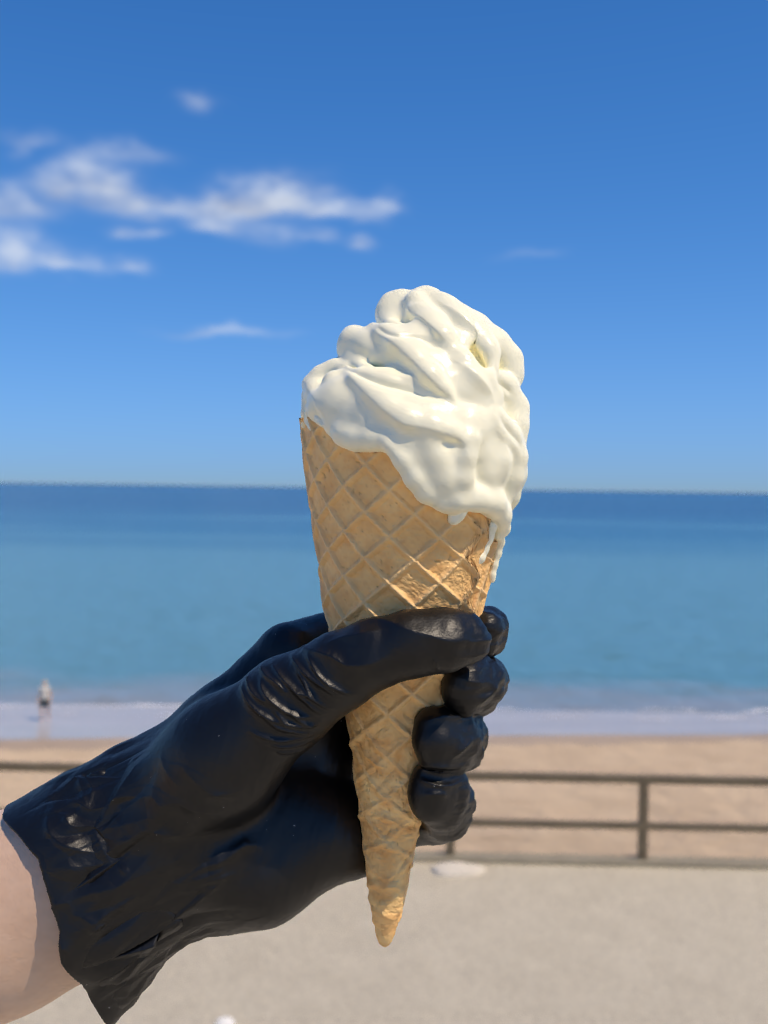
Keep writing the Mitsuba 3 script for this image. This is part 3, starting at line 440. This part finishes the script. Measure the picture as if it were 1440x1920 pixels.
def cone():
    nt, nw, turns, step, thick = 330, 520, 1.2, 1.5, 1.35
    edge = 50.
    w = np.linspace(0, turns, nw)
    tt = np.linspace(0, 1, nt)
    W, U = np.meshgrid(w, tt, indexing='ij')
    jag = (meshkit.fbm(np.stack([U * 16, 0 * U, 0 * U], -1), 3, 6) - .5) * 9 * (W < .05) * (1 - W / .05)
    PH = np.radians(edge - 360 * W + jag)
    a = np.degrees(np.arctan2(np.sin(PH), np.cos(PH)))
    dip = np.clip((a - 32) / 22, 0, 1) * np.clip((150 - a) / 50, 0, 1)
    top = AXL * (1.0 - .205 * dip * dip * (3 - 2 * dip) + .012 * (meshkit.fbm(np.stack([np.cos(PH) * 4, np.sin(PH) * 4, W * 3], -1), 3, 3) - .5) * 2)
    t = U ** .9 * top
    R = np.interp(t, RT[:, 0], RT[:, 1])
    small = np.clip(t / (.25 * AXL), .12, 1)
    R = R - step * (W - .0) * small + .35 * (1 - np.clip(W / .12, 0, 1)) * small
    alpha = math.atan(33.6 / AXL)
    rho, th = t / math.cos(alpha), PH * 0 + (np.radians(edge - 360 * W) + math.radians(12)) * math.sin(alpha)
    u0 = 123.3 / math.cos(alpha)
    c1, c2 = rho * np.cos(th) - u0, rho * np.sin(th)
    pitch = 9.15
    wob = .5 * (meshkit.fbm(np.stack([c1 * .12, c2 * .12, 0 * c1], -1), 2, 4) - .5)
    d1 = np.abs(((c1 + c2) / math.sqrt(2) + wob + pitch / 2) % pitch - pitch / 2)
    d2 = np.abs(((c1 - c2) / math.sqrt(2) - wob + pitch / 2) % pitch - pitch / 2)
    rib = np.maximum(np.exp(-(d1 / .74) ** 2.8), np.exp(-(d2 / .74) ** 2.8))
    soft = np.exp(-(np.minimum(d1, d2) / 1.9) ** 2)
    low = np.clip((.50 - t / AXL) / .10, 0, 1)                    # the lower half was pressed flatter when the cone was rolled
    tip = np.clip((.13 - t / AXL) / .10, 0, 1)
    q = np.stack([c1, c2, 0 * c1], -1)
    lump = meshkit.fbm(q * .16 + 9, 3, 12) - .5
    fine = meshkit.fbm(q * .9, 3, 15) - .5
    cellr = meshkit.noise(q * .11 + 3, 31)
    pits = np.clip((meshkit.noise(q * 1.05, 22) - .88) * 8, 0, 1) * (1 - rib) * (cellr > .35)
    crumple = 1 - np.abs(2 * meshkit.fbm(q * .22 + 4, 3, 41) - 1)
    h = (1.1 * rib + .25 * soft) * (1 - .62 * low) + .30 * fine * (.6 + .7 * low) + .5 * lump * (1 + .8 * low) - .45 * pits + 1.8 * tip * (crumple - .75)
    h = h * np.clip(U * 14, 0, 1)
    out = R + h
    inn = R - thick * small
    def xyz(r):
        return AX0 + t[..., None] * AXD + (r * np.sin(PH))[..., None] * AXR + (r * np.cos(PH))[..., None] * AXF
    vo, vi = xyz(out).reshape(-1, 3), xyz(inn).reshape(-1, 3)
    i, j = np.meshgrid(np.arange(nw - 1), np.arange(nt - 1), indexing='ij')
    k = i * nt + j
    q4 = np.stack([k, k + 1, k + nt + 1, k + nt], -1).reshape(-1, 4)
    n = nw * nt
    def strip(ids):
        return np.stack([ids[:-1], ids[1:], ids[1:] + n, ids[:-1] + n], 1)
    sides = np.vstack([strip(np.arange(nt)), strip((nw - 1) * nt + np.arange(nt))[:, ::-1], strip(np.arange(nw) * nt + nt - 1), strip(np.arange(nw) * nt)[:, ::-1]])
    q4 = np.vstack([q4, q4[:, ::-1] + n, sides])
    fc = np.vstack([q4[:, [0, 1, 2]], q4[:, [0, 2, 3]]])
    m = Soft(np.vstack([vo, vi]), fc)
    vol = np.einsum('ij,ij->i', m.v[fc[:, 0]] - m.v.mean(0), np.cross(m.v[fc[:, 1]] - m.v.mean(0), m.v[fc[:, 2]] - m.v.mean(0))).sum()
    if vol < 0:
        m.f = fc[:, ::-1]
    m.crease(SHAPES['cone_cracks'], 2)
    # baked colour: paler ribs, browner spots and pits
    g = np.clip(.5 + (1.0 + .9 * low) * (meshkit.fbm(q * .33 + 2, 4, 51) - .5), 0, 1)
    spots = np.clip((meshkit.fbm(q * .8 + 7, 3, 61) - .56) * 5, 0, 1)
    col = np.array([.80, .415, .13]) * (1 - g[..., None]) + np.array([.96, .63, .255]) * g[..., None]
    col = col * (1 - .10 * spots[..., None] * np.array([.6, 1, 1.3])) * (.9 + .2 * cellr[..., None])
    rb = (rib * (1 - .7 * low))[..., None]
    col = col * (1 - .45 * rb) + .45 * rb * np.array([.92, .64, .31])
    col = col * (1 - .5 * pits[..., None])
    col = np.clip(np.vstack([col.reshape(-1, 3)] * 2), 0, 1)
    vw, fw = m.world()
    put('ice_cream_cone__waffle_cone', mikit.ply((vw, fw), 'waffle_mat', True, color=col), 'rolled golden waffle cone with a lattice of raised ribs')


cone()
labels['ice_cream_cone'] = {'label': 'soft white ice cream melting over a waffle cone held up by a black gloved hand', 'category': 'ice cream cone'}


# ------------------------------------------------------------------ soft ice cream
def soft_serve():
    g = Field((-30, -42, -14), (48, 42, 72), .38)
    mid = {'ice_low': 9., 'ice_mid': 12., 'ice_top': 12.5}
    for n in ('ice_low', 'ice_mid', 'ice_top'):                  # each turn of the swirl is soft in itself and meets the next in a sharp fold
        c = Field((-30, -42, -14), (48, 42, 72), .38)
        cores = SHAPES['ice_cores']
        for x, y, z, a, b, e in {'ice_low': cores[:2], 'ice_mid': cores[2:3], 'ice_top': cores[3:]}[n]:
            c.ellipsoid((x, y, z), (a, e, b), 3.)
        for line in SHAPES[n]:
            c.chain(line, 1.9)
        for line in SHAPES[n]:                                   # the swirl goes on round the back
            p = np.array(line)
            if np.abs(p[:, 0] - mid[n]).max() < 17 and p[:, 2].min() > 14:
                p[:, 0] = 2 * mid[n] - p[:, 0]; p[:, 1] = -p[:, 1]; p[:, 2] -= 5 if n == 'ice_top' else 1
                c.chain(p.tolist(), 2.2)
        g.v = smin(g.v, c.v, .5)
    for x, y, z, a, b, e, rot in SHAPES['ice_pockets']:
        g.ellipsoid((x, y, z), (a, e, b), 2.2, rot, cut=True)
    for line in SHAPES['ice_inner']:
        g.chain(line, 1.5)
    m = g.mesh(0)
    m.relax(12, shrink=True)
    m.crease(SHAPES['ice_crests'], 12)
    m.crease(SHAPES['ice_folds'], 8)
    m.relax(3, shrink=True)
    m.rough(lambda v: .16 * (meshkit.fbm(v * .18, 2, 2) - .5))
    put('ice_cream_cone__soft_serve', mikit.ply(m.world(), 'soft_serve_mat', True), 'creamy white swirl of soft ice cream with melting folds')
    for i, line in enumerate(SHAPES['ice_drips']):
        p = np.array(line)
        d = Field(p[:, :3].min(0) - p[:, 3].max() - 1.5, p[:, :3].max(0) + p[:, 3].max() + 1.5, .22)
        d.chain(line, 1.)
        m = d.mesh(1)
        m.relax(3, shrink=True)
        put('ice_cream_cone__drip' + ('_%03d' % i if i else ''), mikit.ply(m.world(), 'soft_serve_mat', True))


soft_serve()

# ------------------------------------------------------------------ the hand in its glove, and the arm
CE, CF = (np.array(q) for q in SHAPES['cuff_axis'])
CD = (CF - CE) / np.linalg.norm(CF - CE)
CN = np.cross(CD, [0, 1, 0]); CN /= np.linalg.norm(CN); CN *= np.sign(CN[2])
CB = np.cross(CD, CN); CB *= -np.sign(CB[1])                       # towards the viewer
CT, CBo, CDe = (np.array(SHAPES[k]) for k in ('cuff_top', 'cuff_bottom', 'cuff_depth'))


HEM = ([-180, -90, -40, -15, 11, 48, 74, 90, 131, 150, 165, 180], [12, 6, 2, 3, 7, 13.5, 15, 19, 22.5, 18, 13.5, 12])


def hand_field(g, grow, k):
    for c in SHAPES['metacarpals']:
        g.chain(c, 7. * k, grow)
    g.chain(SHAPES['thumb'][:3], 8. * k, grow)
    g.chain(SHAPES['thumb'][2:], 3. * k, grow)
    for finger in SHAPES['fingers']:
        for c in finger:
            g.chain(c, 1.2, grow)


def glove():
    g = Field((-124, -42, -158), (42, 44, -22), .43)
    hand_field(g, 0., 1.)
    s, (x, y, z) = g.part((-124, -42, -158), (-35, 42, -55))
    x, y, z = x - CE[0], y - CE[1], z - CE[2]
    a = x * CD[0] + y * CD[1] + z * CD[2]
    h = x * CN[0] + y * CN[1] + z * CN[2]
    b = x * CB[0] + y * CB[1] + z * CB[2]
    rt, rb, rd = (np.interp(a, c[:, 0], c[:, 1]).astype(np.float32) for c in (CT, CBo, CDe))
    up = 1 / (1 + np.exp(np.clip(-h / 3, -30, 30)))
    ang = np.degrees(np.arctan2(b, -h))                                   # 0 at the bottom, 90 at the front
    out = np.clip((36 - a) / 30, 0, 1)
    pinch = 1 + out * (.20 * np.exp(-((ang - 6) / 17) ** 2) - .10 * np.exp(-((ang - 45) / 22) ** 2) - .05 * np.exp(-((ang - 100) / 30) ** 2))
    fold = 1 + out * .035 * np.sin(np.radians(ang) * 5 + a * .09) * np.clip(1 - np.abs(h) / 60, 0, 1)
    close = 1 - .5 * np.clip((a - 44) / 28, 0, 1) ** 1.5            # the sleeve runs out into the hand
    rv = (rt * up + rb * (1 - up)) * close
    rd = rd * close
    rho = np.sqrt((h / rv) ** 2 + (b / rd) ** 2)
    d = (rho / (pinch * fold) - 1) * np.minimum(rv, rd) * .92
    hem = np.interp(ang, *HEM)
    hem = hem + .4 * (meshkit.fbm(np.stack([np.broadcast_to(ang, d.shape) * .05, 0 * d, 0 * d], -1), 3, 8) - .5)
    solid = np.maximum(np.maximum(d, hem - a), a - 72)
    g.v[s] = smin(g.v[s], np.where(a < 72, solid, 50).astype(np.float32), 6.)
    hole = np.maximum(d + 1.15, a - 44)
    g.v[s] = np.maximum(g.v[s], -hole.astype(np.float32))
    m = g.mesh(2)
    m.crease([(c, 1.25 * h, w) for c, h, w in SHAPES['wrinkles']], 5, 1.1)
    m.crease([(c, .85 * h, 1.4 * w) for c, h, w in SHAPES['cuff_folds']], 5, .9)
    rng = np.random.default_rng(7)
    def facets(step_a, step_s, height):
        """A creased sheet: random heights over scattered points, joined by flat triangles; (along the arm, around it)."""
        n = int(130 / step_a * 210 / step_s)
        p = np.stack([rng.uniform(-10, 120, n), rng.uniform(-105, 105, n)], 1)
        z = rng.uniform(-1, 1, n) * height
        p = np.vstack([p + [0, k * 210] for k in (-1, 0, 1)]); z = np.tile(z, 3)
        from scipy.interpolate import LinearNDInterpolator
        return LinearNDInterpolator(p / [step_a, step_s], z, fill_value=0.), np.array([step_a, step_s])
    sheets = [facets(24, 9.5, 3.8), facets(11, 5.5, 1.2), facets(5, 3.5, .35)]
    def crumple(v):
        q = v - CE
        a, h, b = q @ CD, q @ CN, q @ CB
        ang = np.degrees(np.arctan2(b, -h))
        edge = a - np.interp(ang, HEM[0], HEM[1])
        k = np.clip((66 - a) / 34, 0, 1) * np.clip((edge - 1) / 12, .05, 1)
        uv = np.stack([a, ang / 360 * 210], 1)
        c = sum(f(uv / st) for f, st in sheets)
        pull = meshkit.fbm(np.stack([a * .05 + h * .05, (h - a) * .35, b * .2], -1), 3, 33) - .5        # fine lines of tension over the hand
        tip = np.clip((v[:, 0] - 18) / 6, 0, 1)                       # loose film over the finger ends
        film = 1 - np.abs(2 * meshkit.fbm(np.stack([v[:, 0] * .07, v[:, 1] * .10, v[:, 2] * .20], -1), 3, 52) - 1)
        return k * c + 1.5 * tip * (film - .8) + .30 * pull * np.clip((a - 40) / 20, 0, 1) + .16 * (meshkit.fbm(v * .25, 3, 3) - .5)
    m.rough(crumple, 3)
    put('person__glove', mikit.ply(m.world(), 'glove_mat', True), 'black rubber disposable glove with a loose crumpled cuff')


def arm():
    g = Field((-480, -160, -300), (42, 60, -22), 1.6)
    hand_field(g, -1.5, .6)
    fl = []
    for p in SHAPES['forearm']:
        fl.append(p)
    g.chain(fl, 8.)
    g.chain(SHAPES['upper_arm'], 20.)
    m = g.mesh(3)
    m.v[:, 1] *= np.interp(m.v[:, 0], [-300, -125, -60, -45], [1, .82, .78, 1])      # the wrist is flatter than it is wide
    put('person', mikit.ply(m.world(), 'skin_mat', True), 'bare outstretched forearm and gloved hand holding up the ice cream cone', 'person')


glove()
arm()
